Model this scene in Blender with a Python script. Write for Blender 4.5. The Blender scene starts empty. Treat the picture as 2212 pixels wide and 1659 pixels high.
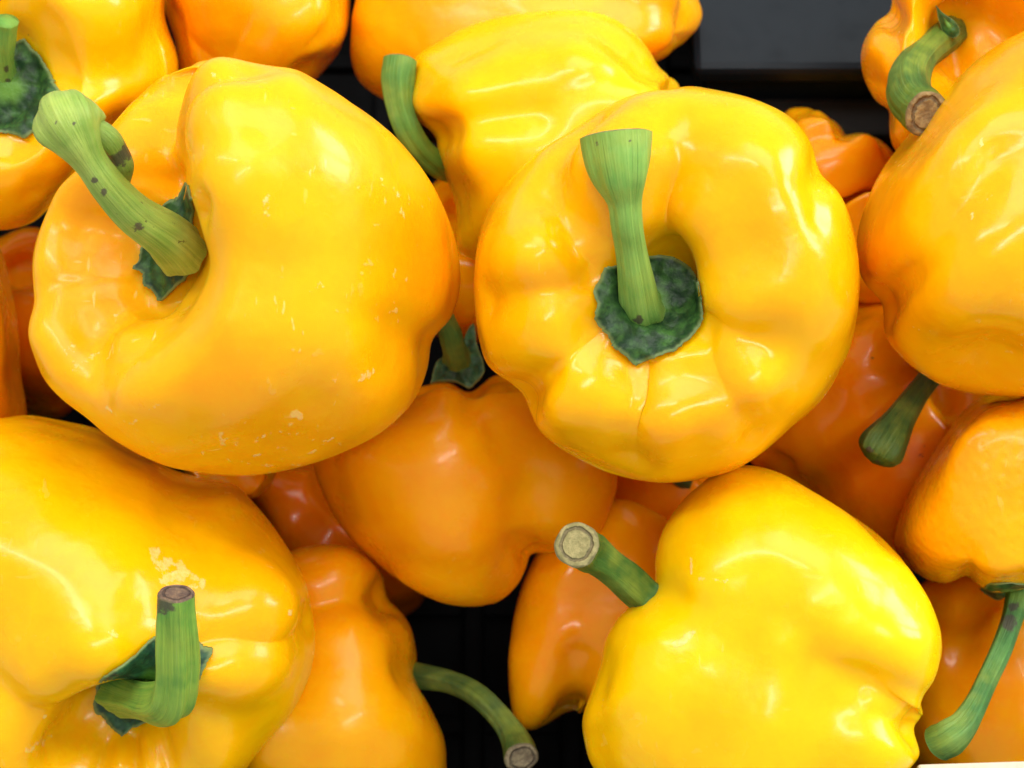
import bpy, math, random
import numpy as np
from mathutils import Vector, Matrix
from mathutils.bvhtree import BVHTree

# ------------------------------------------------------------------ camera, world, lamps
scene = bpy.context.scene
COL = scene.collection
D0 = 0.45                      # metres from the lens to the top layer of peppers
PW, PH = 2212.0, 1659.0        # the picture coordinates used for measuring
KS = 0.5                       # sensor width / focal length
PITCH = math.radians(60)       # looking down

cam_d = bpy.data.cameras.new('camera')
cam_d.sensor_width = 36.0
cam_d.lens = 72.0
cam_d.clip_start = 0.02
cam_d.clip_end = 50
cam = bpy.data.objects.new('camera', cam_d)
COL.objects.link(cam)
RC = Matrix.Rotation(math.radians(90) - PITCH, 4, 'X')
CAMPOS = RC @ Vector((0, 0, D0))
C2W = Matrix.Translation(CAMPOS) @ RC
cam.matrix_world = C2W
cam_d.dof.use_dof = True
cam_d.dof.focus_distance = D0 - 0.025
cam_d.dof.aperture_fstop = 22
scene.camera = cam

w = bpy.data.worlds.new('World')
scene.world = w
w.use_nodes = True
w.node_tree.nodes['Background'].inputs[0].default_value = (1.0, 0.96, 0.88, 1)
w.node_tree.nodes['Background'].inputs[1].default_value = 0.42

def area(name, loc, target, sx, sy, power, col):
    d = bpy.data.lights.new(name, 'AREA')
    d.shape = 'RECTANGLE'; d.size = sx; d.size_y = sy; d.energy = power; d.color = col
    o = bpy.data.objects.new(name, d); COL.objects.link(o)
    o.location = loc
    o.rotation_euler = (Vector(target) - Vector(loc)).to_track_quat('-Z', 'Y').to_euler()
    return o
area('shop_window_lamp', (1.25, 0.66, 0.62), (0, 0, 0), 0.34, 0.55, 5.2, (0.97, 0.98, 1.0))
area('shop_window_lamp', (1.25, 0.20, 0.62), (0, 0, 0), 0.34, 0.55, 5.2, (0.97, 0.98, 1.0))
area('ceiling_lamp', (0.25, 0.55, 1.5), (0, 0, 0), 1.3, 0.9, 10.5, (1.0, 0.98, 0.94))
area('ceiling_tube_lamp', (-0.55, 0.15, 1.45), (0, 0, 0), 0.10, 1.2, 6, (1.0, 0.98, 0.95))
area('ceiling_tube_lamp', (0.35, -0.55, 1.5), (0, 0, 0), 1.1, 0.12, 6, (1.0, 0.98, 0.95))

scene.view_settings.view_transform = 'Standard'
scene.view_settings.look = 'None'
scene.view_settings.exposure = 0.56
scene.view_settings.gamma = 1.0
scene.cycles.max_bounces = 10
scene.cycles.diffuse_bounces = 6
scene.cycles.sample_clamp_indirect = 6.0

# ------------------------------------------------------------------ coordinates
# All shapes are worked out in the camera's axes (x right, y up, z to the viewer), in metres.
def P(px, py, mm=0.0):
    d = D0 - mm * 0.001
    return np.array(((px - PW / 2) / PW * KS * d, -(py - PH / 2) / PW * KS * d, -d))
def project(v):
    d = -v[:, 2]
    return np.stack((v[:, 0] / d / KS * PW + PW / 2, -v[:, 1] / d / KS * PW + PH / 2), 1)
M4 = np.array(C2W)
def to_world(v):
    return v @ M4[:3, :3].T + M4[:3, 3]
def unit(a):
    a = np.asarray(a, float)
    return a / np.linalg.norm(a)
def catmull(pts, n):
    pts = np.asarray(pts, float)
    p = np.vstack((2 * pts[0] - pts[1], pts, 2 * pts[-1] - pts[-2]))
    m = len(pts) - 1
    t = np.linspace(0, m, n); i = np.minimum(t.astype(int), m - 1); f = (t - i)[:, None]
    a, b, c, d = p[i], p[i + 1], p[i + 2], p[i + 3]
    return 0.5 * (2 * b + (c - a) * f + (2 * a - 5 * b + 4 * c - d) * f ** 2 + (3 * b - a - 3 * c + d) * f ** 3)
def sstep(a, b, x):
    t = np.clip((x - a) / (b - a), 0, 1)
    return t * t * (3 - 2 * t)
def vnormals(v, f):
    n = np.zeros_like(v)
    q = f.shape[1]
    fn = np.cross(v[f[:, 2]] - v[f[:, 0]], v[f[:, q - 1 if q == 4 else 1]] - v[f[:, 1 if q == 4 else 0]])
    if q == 3:
        fn = np.cross(v[f[:, 1]] - v[f[:, 0]], v[f[:, 2]] - v[f[:, 0]])
    else:
        fn = np.cross(v[f[:, 2]] - v[f[:, 0]], v[f[:, 3]] - v[f[:, 1]])
    for k in range(q):
        np.add.at(n, f[:, k], fn)
    return n / np.maximum(np.linalg.norm(n, axis=1), 1e-12)[:, None]

# ------------------------------------------------------------------ objects
def empty(name, loc_cam, label=None, cat=None, group=None):
    o = bpy.data.objects.new(name, None); COL.objects.link(o)
    o.empty_display_size = 0.01
    o.location = to_world(np.asarray(loc_cam)[None])[0]
    if label: o['label'] = label
    if cat: o['category'] = cat
    if group: o['group'] = group
    return o
def mesh_obj(name, v, faces, mat, parent=None, attrs=None, uv=None, origin=None, smooth=True):
    """v in camera axes; becomes world-aligned mesh about its parent's (or own) base point"""
    wv = to_world(np.asarray(v, float))
    if parent is not None:
        top = parent
        off = Vector((0, 0, 0))
        while top is not None:
            off += top.location; top = top.parent
    else:
        off = Vector(wv.mean(0)) if origin is None else Vector(to_world(np.asarray(origin)[None])[0])
    wv = wv - np.array(off)
    me = bpy.data.meshes.new(name)
    faces = faces.tolist() if isinstance(faces, np.ndarray) else faces
    me.from_pydata(wv.tolist(), [], faces)
    if smooth:
        me.polygons.foreach_set('use_smooth', [True] * len(me.polygons))
    for k, a in (attrs or {}).items():
        at = me.attributes.new(k, 'FLOAT', 'POINT'); at.data.foreach_set('value', np.asarray(a, np.float32))
    if uv is not None:
        l = me.uv_layers.new(name='UVMap')
        idx = np.zeros(len(me.loops), np.int32); me.loops.foreach_get('vertex_index', idx)
        l.data.foreach_set('uv', np.asarray(uv, np.float32)[idx].ravel())
    me.materials.append(mat)
    me.update()
    o = bpy.data.objects.new(name, me); COL.objects.link(o)
    if parent is not None: o.parent = parent
    else: o.location = off
    return o

# ------------------------------------------------------------------ materials
class NT:
    def __init__(self, name):
        self.m = bpy.data.materials.new(name); self.m.use_nodes = True
        self.t = self.m.node_tree; self.t.nodes.clear()
        self.out = self.n('ShaderNodeOutputMaterial')
        self.b = self.n('ShaderNodeBsdfPrincipled')
        self.l(self.b.outputs[0], self.out.inputs[0])
    def n(self, kind, **kw):
        x = self.t.nodes.new(kind)
        for k, v in kw.items(): setattr(x, k, v)
        return x
    def l(self, a, b): self.t.links.new(a, b)
    def val(self, node, **kw):
        for k, v in kw.items(): node.inputs[k.replace('_', ' ')].default_value = v
        return node
    def math(self, op, a, b=None, clamp=False):
        x = self.n('ShaderNodeMath', operation=op, use_clamp=clamp)
        for i, s in enumerate((a, b)):
            if s is None: continue
            if isinstance(s, (int, float)): x.inputs[i].default_value = s
            else: self.l(s, x.inputs[i])
        return x.outputs[0]
    def ramp(self, fac, a, b):
        x = self.n('ShaderNodeMapRange'); x.interpolation_type = 'SMOOTHSTEP'
        self.l(fac, x.inputs[0]); x.inputs[1].default_value = a; x.inputs[2].default_value = b
        return x.outputs[0]
    def mix(self, fac, a, b):
        x = self.n('ShaderNodeMix', data_type='RGBA')
        for s, i in ((fac, 0), (a, 6), (b, 7)):
            if isinstance(s, (int, float)): x.inputs[i].default_value = s
            elif isinstance(s, tuple): x.inputs[i].default_value = (*s, 1)
            else: self.l(s, x.inputs[i])
        return x.outputs[2]
    def noise(self, vec, scale, detail=3, rough=0.5, dist=0.0):
        x = self.n('ShaderNodeTexNoise'); self.l(vec, x.inputs['Vector'])
        self.val(x, Scale=scale, Detail=detail, Roughness=rough, Distortion=dist)
        return x.outputs[0]
    def mapped(self, vec, scale=(1, 1, 1), rot=(0, 0, 0), loc=(0, 0, 0)):
        x = self.n('ShaderNodeMapping'); self.l(vec, x.inputs[0])
        x.inputs[1].default_value = loc; x.inputs[2].default_value = rot; x.inputs[3].default_value = scale
        return x.outputs[0]
    def attr(self, name):
        x = self.n('ShaderNodeAttribute'); x.attribute_name = name
        return x.outputs['Fac']
    def bump(self, h, strength, dist, nrm=None):
        x = self.n('ShaderNodeBump'); self.l(h, x.inputs['Height'])
        x.inputs['Strength'].default_value = strength; x.inputs['Distance'].default_value = dist
        if nrm is not None: self.l(nrm, x.inputs['Normal'])
        return x.outputs[0]

YEL = (0.94, 0.50, 0.0008)
ORA = (0.90, 0.24, 0.001)
def lerp(a, b, t): return tuple(x + (y - x) * t for x, y in zip(a, b))

def pepper_mat(hue=0.0, flecks=0.3, rough=0.2, pebble=0.0, seed=0):
    """hue 0 = lemon yellow skin, 1 = orange skin"""
    k = NT('pepper_skin')
    co = k.n('ShaderNodeTexCoord').outputs['Object']
    co = k.mapped(co, loc=(seed * .137, seed * .071, seed * .053))
    big = k.ramp(k.noise(co, 30, 5, .62), .34, .70)
    base = k.mix(big, lerp(YEL, ORA, hue - .16), lerp(YEL, ORA, min(1.15, hue + .24)))
    fine = k.ramp(k.noise(co, 900, 2, .6), .45, .75)
    base = k.mix(k.math('MULTIPLY', fine, .10), base, lerp((1, .60, .006), ORA, hue * .5))
    streak = k.ramp(k.noise(k.mapped(co, scale=(1, 1, .18), rot=(.5, .3, 0)), 220, 3, .6), .5, .8)
    base = k.mix(k.math('MULTIPLY', streak, .10), base, lerp((.95, .56, .002), ORA, hue * .4))
    # small pale flecks of scratched wax
    d1 = k.noise(k.mapped(co, scale=(1, .22, .45), rot=(.3, .7, .2)), 560, 2, .5)
    d2 = k.noise(k.mapped(co, scale=(.3, 1, .5), rot=(.9, .2, 1.1)), 430, 2, .5)
    area_m = k.ramp(k.noise(co, 45, 2, .5), .42, .62)
    fl = k.math('MAXIMUM', k.ramp(d1, .665, .72), k.ramp(d2, .675, .73))
    fl = k.math('MULTIPLY', k.math('MULTIPLY', fl, area_m), min(1.0, flecks))
    # painted scuffs with ragged borders
    rag = k.noise(co, 420, 4, .7)
    sc = k.ramp(k.math('ADD', k.attr('scuff'), k.math('MULTIPLY', k.math('SUBTRACT', rag, .5), 1.5)), .50, .62)
    sc = k.math('MULTIPLY', sc, k.math('MINIMUM', k.math('MULTIPLY', k.attr('scuff'), 3.0), 1.0))
    br = k.ramp(k.math('ADD', k.attr('brown'), k.math('MULTIPLY', k.math('SUBTRACT', rag, .5), 1.2)), .5, .75)  # brown blemishes, and shade painted at one calyx and one fold
    br = k.math('MULTIPLY', br, k.math('MINIMUM', k.math('MULTIPLY', k.attr('brown'), 3.0), 1.0))
    base = k.mix(k.math('MULTIPLY', fl, .5), base, (.92, .74, .30))
    sc = k.math('MULTIPLY', sc, k.math('ADD', k.math('MULTIPLY', k.ramp(k.noise(co, 1100, 3, .7), .3, .7), .6), .4))
    base = k.mix(k.math('MULTIPLY', sc, .8), base, (.86, .66, .26))
    base = k.mix(k.math('MULTIPLY', br, .8), base, (.20, .085, .022))
    k.l(base, k.b.inputs['Base Color'])
    r = k.math('ADD', k.math('MULTIPLY', k.ramp(k.noise(co, 75, 4, .6), .35, .7), .12), rough)
    r = k.math('ADD', r, k.math('MULTIPLY', k.math('MAXIMUM', sc, fl), .25))
    k.l(r, k.b.inputs['Roughness'])
    k.val(k.b, IOR=1.34, Coat_Weight=.2, Coat_Roughness=.10, Coat_IOR=1.4)
    k.val(k.b, Subsurface_Weight=.55, Subsurface_Scale=.006, Subsurface_Anisotropy=.3)
    k.b.inputs['Subsurface Radius'].default_value = (1.0, .30, .03)
    h1 = k.noise(co, 150, 2, .5)
    n1 = k.bump(h1, .08, .0035)
    n1 = k.bump(k.noise(co, 420, 3, .55), .035, .0012, n1)
    n2 = k.bump(k.noise(co, 1500, 2, .6), .05, .0005, n1)
    n2 = k.bump(k.math('MAXIMUM', sc, fl), .25, .0004, n2)
    if pebble > 0:
        vo = k.n('ShaderNodeTexVoronoi', feature='SMOOTH_F1'); k.l(k.mapped(co, scale=(1, .7, 1)), vo.inputs['Vector'])
        vo.inputs['Scale'].default_value = 520
        n2 = k.bump(vo.outputs[0], pebble, .0012, n2)
    k.l(n2, k.b.inputs['Normal'])
    return k.m

def stem_mat(light, dark, spots=.3, tipdark=0.0, seed=0):
    k = NT('stem_green')
    uv = k.n('ShaderNodeTexCoord').outputs['UV']
    co = k.mapped(k.n('ShaderNodeTexCoord').outputs['Object'], loc=(seed * .1, 0, 0))
    st = k.noise(k.mapped(uv, scale=(9, .55, 1), loc=(seed, seed, 0)), 3.2, 4, .65, .6)
    vary = k.ramp(k.noise(co, 75, 3, .6), .35, .65)
    fac = k.math('ADD', k.math('MULTIPLY', k.math('SUBTRACT', k.ramp(st, .3, .78), .5), .55), k.math('ADD', k.math('MULTIPLY', vary, .55), .22), True)
    base = k.mix(fac, dark, light)
    patch = k.ramp(k.noise(co, 110, 3, .6), .4, .7)
    base = k.mix(k.math('MULTIPLY', patch, .45), base, (.33, .42, .05))
    lines = k.ramp(k.noise(k.mapped(uv, scale=(16, .35, 1)), 5, 3, .6, .3), .64, .74)
    base = k.mix(k.math('MULTIPLY', lines, .45), base, tuple(c * .35 for c in dark))
    pale = k.ramp(k.noise(k.mapped(uv, scale=(13, .5, 1), loc=(3, 1, 0)), 4, 3, .6, .3), .62, .76)
    base = k.mix(k.math('MULTIPLY', pale, .35), base, (.48, .62, .24))
    sp = k.ramp(k.noise(k.mapped(co, loc=(.3, .2, .1)), 420, 3, .6), .66, .72)
    big = k.ramp(k.noise(co, 60, 2, .5), .45, .6)
    sp = k.math('MULTIPLY', k.math('MULTIPLY', sp, big), spots)
    base = k.mix(sp, base, (.055, .035, .02))
    bt = k.ramp(k.math('ADD', k.attr('brown'), k.math('MULTIPLY', k.math('SUBTRACT', k.noise(co, 620, 4, .75), .5), 1.7)), .45, .7)
    base = k.mix(k.math('MULTIPLY', bt, .85), base, (.075, .055, .045))
    k.l(base, k.b.inputs['Base Color'])
    k.val(k.b, Roughness=.42, IOR=1.42, Subsurface_Weight=.12, Subsurface_Scale=.002)
    k.b.inputs['Subsurface Radius'].default_value = (.5, 1, .2)
    n = k.bump(k.math('SUBTRACT', st, k.math('MULTIPLY', lines, .6)), .7, .0009)
    n = k.bump(k.noise(co, 700, 3, .6), .2, .0004, n)
    k.l(n, k.b.inputs['Normal'])
    return k.m

def calyx_mat(light=(.055, .155, .030), dark=(.010, .042, .013), seed=0):
    k = NT('calyx_green')
    co = k.mapped(k.n('ShaderNodeTexCoord').outputs['Object'], loc=(seed * .1, 0, 0))
    vo = k.n('ShaderNodeTexVoronoi', feature='F1'); k.l(k.mapped(co), vo.inputs['Vector']); vo.inputs['Scale'].default_value = 420
    n1 = k.noise(co, 300, 4, .6)
    base = k.mix(k.ramp(n1, .35, .7), dark, light)
    base = k.mix(k.math('MULTIPLY', k.ramp(vo.outputs[0], .35, .7), .5), base, tuple(c * .5 for c in dark))
    ed = k.attr('edge')
    base = k.mix(k.math('MULTIPLY', k.ramp(ed, .90, 1.0), .75), base, (.22, .30, .10))
    ce = k.ramp(ed, .45, .12)
    base = k.mix(k.math('MULTIPLY', ce, .8), base, (.13, .30, .035))
    k.l(base, k.b.inputs['Base Color'])
    k.val(k.b, Roughness=.46, IOR=1.4)
    n = k.bump(vo.outputs[0], -.45, .0011)
    n = k.bump(n1, .5, .0012, n)
    k.l(n, k.b.inputs['Normal'])
    return k.m

def cut_mat(a=(.40, .33, .16), b=(.18, .14, .07), dk=(.04, .028, .016), seed=0):
    k = NT('stem_cut_wood')
    co = k.mapped(k.n('ShaderNodeTexCoord').outputs['Object'], loc=(seed * .1, 0, 0))
    ed = k.attr('edge')
    n = k.noise(co, 420, 5, .7)
    base = k.mix(k.ramp(n, .35, .68), b, a)
    ring = k.math('ADD', ed, k.math('MULTIPLY', k.math('SUBTRACT', k.noise(co, 190, 4, .65), .5), .55))
    r1 = k.math('MULTIPLY', k.ramp(ring, .60, .68), k.ramp(ring, .80, .72))
    base = k.mix(k.math('MULTIPLY', r1, .6), base, dk)
    crack = k.ramp(k.noise(k.mapped(co, scale=(1, .25, .6)), 330, 3, .5), .66, .72)
    base = k.mix(k.math('MULTIPLY', crack, .75), base, dk)
    base = k.mix(k.math('MULTIPLY', k.ramp(ring, .9, 1.0), .7), base, (.09, .085, .03))
    k.l(base, k.b.inputs['Base Color'])
    k.val(k.b, Roughness=.8)
    k.l(k.bump(k.math('SUBTRACT', n, k.math('MULTIPLY', k.math('MAXIMUM', r1, crack), .8)), .8, .0012), k.b.inputs['Normal'])
    return k.m

def plastic_mat(col=(.0025, .0026, .003), rough=.5, spec=.04):
    k = NT('black_plastic')
    co = k.n('ShaderNodeTexCoord').outputs['Object']
    dust = k.ramp(k.noise(co, 60, 5, .7), .45, .85)
    k.l(k.mix(k.math('MULTIPLY', dust, .25), col, (.007, .007, .007)), k.b.inputs['Base Color'])
    k.l(k.math('ADD', k.math('MULTIPLY', dust, .25), rough), k.b.inputs['Roughness'])
    k.l(k.bump(k.noise(co, 900, 3, .6), .10, .0003), k.b.inputs['Normal'])
    k.b.inputs['Specular IOR Level'].default_value = spec
    return k.m
def card_mat():
    k = NT('cream_card')
    co = k.n('ShaderNodeTexCoord').outputs['Object']
    k.l(k.mix(k.ramp(k.noise(co, 300, 4, .6), .3, .8), (.60, .57, .45), (.50, .46, .34)), k.b.inputs['Base Color'])
    k.val(k.b, Roughness=.7)
    return k.m

# ------------------------------------------------------------------ pepper flesh
def wobble(v, seed, amps):
    rng = np.random.RandomState(seed)
    h = np.zeros(len(v))
    for wl, a in amps:
        for _ in range(7):
            d = unit(rng.normal(size=3)) * 2 * np.pi / (wl * rng.uniform(.75, 1.35))
            h += a / 2.2 * np.sin(v @ d + rng.uniform(0, 6.28))
    return h

def cross(u, lobes, p):
    acc = np.zeros_like(u)
    for a, e, q in lobes:
        d = u - math.radians(a)
        s = q * q - (e * np.sin(d)) ** 2
        r = np.where(s > 0, e * np.cos(d) + np.sqrt(np.maximum(s, 0)), 0)
        r = np.maximum(r, .30)
        acc += r ** p
    r = acc ** (1 / p)
    return r / r.max()

class Body: pass
def grid_faces(nu, nv):
    i = np.arange(nu); j = np.arange(nv - 1)
    I, J = np.meshgrid(i, j)
    I2 = (I + 1) % nu
    return np.stack((J * nu + I, J * nu + I2, (J + 1) * nu + I2, (J + 1) * nu + I), -1).reshape(-1, 4)

def pepper_body(px, py, mm, axis, L, R, lobes, ref='x', p=9, cd=.16, tb=.85, kt=.30, kb=.25, crest=.55,
                cavr=1.0, outline=None, center=None, strokes=(), marks=(), seed=1, nu=200, nv=120, wob=1.0, smooth=2, fitw=.3, funnel=0.0, twist=None):
    a = unit(axis)
    rv = {'x': (1, 0, 0), 'y': (0, 1, 0), 'z': (0, 0, 1)}[ref]
    x = unit(np.array(rv) - np.dot(rv, a) * a); y = np.cross(a, x)
    L *= .001; R *= .001
    c = cavr
    prof = [(0, .5 - cd), (.13 * c, .5 - cd), (.23 * c, .5 - cd * .85), (.33 * c, .5 - cd * .42), (.44 * c + .02, .5 - .02),
            (crest + .05, .5 + .012), (.76, .5 - .03), (.9, .5 - .115), (.98, .5 - .24), (1.0, .08),
            (.5 + .5 * tb ** .5, -.12), (.97 * tb, -.30), (.82 * tb, -.43), (.58 * tb, -.495), (.34 * tb, -.49), (.14 * tb, -.46), (0, -.45)]
    if funnel:
        fun = [(0, .5 - cd), (.13 * c, .5 - cd), (.24 * c, .5 - cd * .93), (.38 * c, .5 - cd * .68), (.54 * c, .5 - cd * .36), (.72, .5 - cd * .06), (.84, .5 - .045), (.93, .5 - .13)]
        for i, q in enumerate(fun): prof[i] = (prof[i][0] + (q[0] - prof[i][0]) * funnel, prof[i][1] + (q[1] - prof[i][1]) * funnel)
    pr = catmull(np.array(prof), 900)
    pr[:, 0] = np.maximum(pr[:, 0], 0)
    s = np.r_[0, np.cumsum(np.hypot(np.diff(pr[:, 0]) * R, np.diff(pr[:, 1]) * L))]
    t = np.linspace(0, s[-1], nv)
    rf = np.interp(t, s, pr[:, 0]); zf = np.interp(t, s, pr[:, 1])
    it = np.argmax(rf)
    u = np.linspace(0, 2 * np.pi, nu, endpoint=False)
    rho = cross(u, lobes, p)
    b = np.where(np.arange(nv) <= it, sstep(.12, .62, rf), sstep(0, .35, rf))
    top = np.where(np.arange(nv) <= it, sstep(.15, .55, rf) * sstep(.0, .25, zf), 0)
    bot = np.where(np.arange(nv) > it, sstep(-.1, -.4, zf), 0)
    rr = R * rf[:, None] * (1 - b[:, None] * (1 - rho[None]))
    zz = L * (zf[:, None] - top[:, None] * kt * (1 - rho[None]) + bot[:, None] * kb * (1 - rho[None]) * sstep(.0, .4, rf)[:, None])
    rng = random.Random(seed)
    tw = math.radians(rng.uniform(-14, 14))
    if twist is not None: tw = math.radians(twist)
    uu = u[None] + tw * (zf[:, None] - .5)
    X = rr * np.cos(uu); Y = rr * np.sin(uu)
    C = P(px, py, mm)
    v = (C + X[..., None] * x + Y[..., None] * y + zz[..., None] * a).reshape(-1, 3)
    f = grid_faces(nu, nv)
    # the cavity comes first, so faces run outward or inward with the grid: fix by volume sign
    cen = v.mean(0)
    vol = np.einsum('ij,ij->i', v[f[:, 0]] - cen, np.cross(v[f[:, 1]] - cen, v[f[:, 2]] - cen)).sum()
    if vol < 0: f = f[:, ::-1].copy()
    nr = vnormals(v, f)
    v = v + nr * (wobble(v, seed, ((.055, .0011 * wob), (.026, .00042 * wob), (.011, .00012 * wob))))[:, None]
    # draw the girth out to the measured outline (about the axis through the pepper's own middle)
    if outline is not None:
        ol = np.array(outline, float)
        cc = np.array(center, float) if center else ol.mean(0)
        oc = np.vstack((ol, ol[:1]))
        dense = catmull(np.vstack((ol[-1:], ol, ol[:2])), len(ol) * 12 + 25)[12:-12]
        ang = np.arctan2(dense[:, 1] - cc[1], dense[:, 0] - cc[0]); rad = np.hypot(*(dense - cc).T)
        NB = 160 if nu >= 200 else 72
        ths = np.linspace(-np.pi, np.pi, NB, endpoint=False)
        o = np.argsort(ang)
        want = np.interp(ths, ang[o], rad[o], period=2 * np.pi)
        for itn in range(5):
            q = project(v)
            th = np.arctan2(q[:, 1] - cc[1], q[:, 0] - cc[0]); ra = np.hypot(*(q - cc).T)
            bi = ((th + np.pi) / (2 * np.pi) * NB).astype(int) % NB
            mx = np.zeros(NB); np.maximum.at(mx, bi, ra)
            bad = mx <= 0
            if bad.any():
                mx[bad] = np.interp(ths[bad], ths[~bad], mx[~bad], period=2 * np.pi)
            k = np.array([.25, .5, .25])
            mx = np.convolve(np.r_[mx[-1:], mx, mx[:1]], k, 'valid')
            ratio = want / mx
            for _ in range(2 if nu >= 200 else 3): ratio = np.convolve(np.r_[ratio[-1:], ratio, ratio[:1]], k, 'valid')
            fct = np.interp(th, ths + np.pi / NB, ratio, period=2 * np.pi)
            mxa = np.interp(th, ths + np.pi / NB, mx, period=2 * np.pi)
            wgt = sstep(fitw, .97, ra / mxa)
            if itn == 0: wgt = sstep(fitw * .4, .9, ra / mxa)
            nf = 1 + (fct - 1) * wgt
            nq = cc + (q - cc) * nf[:, None]
            d = -v[:, 2]
            v[:, 0] = (nq[:, 0] - PW / 2) / PW * KS * d
            v[:, 1] = -(nq[:, 1] - PH / 2) / PW * KS * d
    def relax(v, n):
        g = v.reshape(nv, nu, 3).copy()
        for _ in range(n):
            h = (np.roll(g, 1, 1) + np.roll(g, -1, 1)) / 2
            vert = g.copy(); vert[1:-1] = (g[2:] + g[:-2]) / 2
            g = .5 * g + .25 * h + .25 * vert
            g[0] = g[0].mean(0); g[-1] = g[-1].mean(0)
        return g.reshape(-1, 3)
    v = relax(v, smooth)
    B = Body()
    def bvh(): return BVHTree.FromPolygons(v.tolist(), f.tolist())
    B.scuff = np.zeros(len(v)); B.brown = np.zeros(len(v))
    def dist_to(pts, tree):
        pts = [q[:2] for q in pts]
        dn = catmull(np.array(pts), max(2, len(pts) * 8)) if len(pts) > 1 else np.array(pts, float)
        hits = []
        for q in dn:
            d = P(q[0], q[1]); d = Vector(d).normalized()
            h = tree.ray_cast(Vector((0, 0, 0)), d)
            if h[0] is not None: hits.append(np.array(h[0]))
        if not hits: return None
        dd = np.full(len(v), 9.0)
        for h in hits: dd = np.minimum(dd, np.linalg.norm(v - h, axis=1))
        return dd
    if strokes:
        for (pts, dep, wid, *kind) in strokes:
            tree = bvh()
            dd = dist_to(pts, tree)
            if dd is None: continue
            nr = vnormals(v, f)
            wd = wid * .001
            ker = np.exp(-(dd / wd)) if kind and kind[0] == 'v' else np.exp(-(dd / wd) ** 2)
            v = v - nr * (ker * dep * .001)[:, None]
        v = relax(v, 3)
    if marks:
        tree = bvh()
        for (what, pts, wid, amt) in marks:
            dd = dist_to(pts, tree)
            if dd is None: continue
            arr = B.scuff if what == 'scuff' else B.brown
            np.maximum(arr, amt * np.exp(-(dd / (wid * .001)) ** 2), out=arr)
    B.v, B.f, B.axis = v, f, a
    B.tree = BVHTree.FromPolygons(v.tolist(), f.tolist())
    B.base = C
    return B
def hit(B, px, py):
    d = Vector(P(px, py)).normalized()
    h = B.tree.ray_cast(Vector((0, 0, 0)), d)
    return None if h[0] is None else np.array(h[0])

# ------------------------------------------------------------------ stems and calyxes
def tube(pts, radii, nu=44, nv=110, ridges=5, ridge=.06, seed=0, squash=None):
    """pts: camera-axis points; returns verts, faces, uv, end frame"""
    c = catmull(pts, nv); r = np.interp(np.linspace(0, 1, nv), np.linspace(0, 1, len(radii)), radii)
    r = catmull(np.array(radii)[:, None], nv)[:, 0] if len(radii) > 2 else r
    r = r * .001
    tan = np.gradient(c, axis=0); tan /= np.linalg.norm(tan, axis=1)[:, None]
    x = unit(np.cross(tan[0], (.3, .2, 1)))
    fr = []
    for k in range(nv):
        x = unit(x - np.dot(x, tan[k]) * tan[k]); fr.append((x, np.cross(tan[k], x)))
    u = np.linspace(0, 2 * np.pi, nu, endpoint=False)
    rng = random.Random(seed); ph = rng.uniform(0, 6)
    V = []; UV = []
    for k in range(nv):
        t = k / (nv - 1)
        ridge_k = ridge * (1 - .75 * sstep(.82, 1.0, t))
        mod = 1 + ridge_k * np.cos(ridges * u + ph + t * .8) + ridge_k * .5 * np.cos((ridges + 4) * u + ph * 2 - t) + .03 * math.sin(t * 17 + ph) + .035 * np.sin(3 * u + t * 9 + ph) * math.sin(t * 7 + ph)
        V.append(c[k] + r[k] * mod[:, None] * (np.cos(u)[:, None] * fr[k][0] + np.sin(u)[:, None] * fr[k][1]))
        UV += [(abs(a / np.pi - 1), t) for a in u]
    v = np.vstack(V)
    f = grid_faces(nu, nv)
    return v, f, np.array(UV), (V[-1], V[0], tan[-1], tan[0], c)

def cut_disc(rim, tan, bulge=-.0004, seed=0):
    cen = rim.mean(0); nu = len(rim)
    rings = [1.0, .96, .86, .7, .5, .3, .12]
    V = []; E = []
    for k, s in enumerate(rings):
        V.append(cen + (rim - cen) * s + tan * (0.0004 * sstep(1, .9, s) if k else 0.0) + tan * bulge * (1 - s)); E += [s] * nu
    V.append((cen + tan * (.0004 + bulge))[None]); E.append(0.0)
    v = np.vstack(V)
    f = grid_faces(nu, len(rings)).tolist()
    n = len(v) - 1; b = (len(rings) - 1) * nu
    f += [[b + i, b + (i + 1) % nu, n] for i in range(nu)]
    return v, f, np.array(E)

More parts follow.
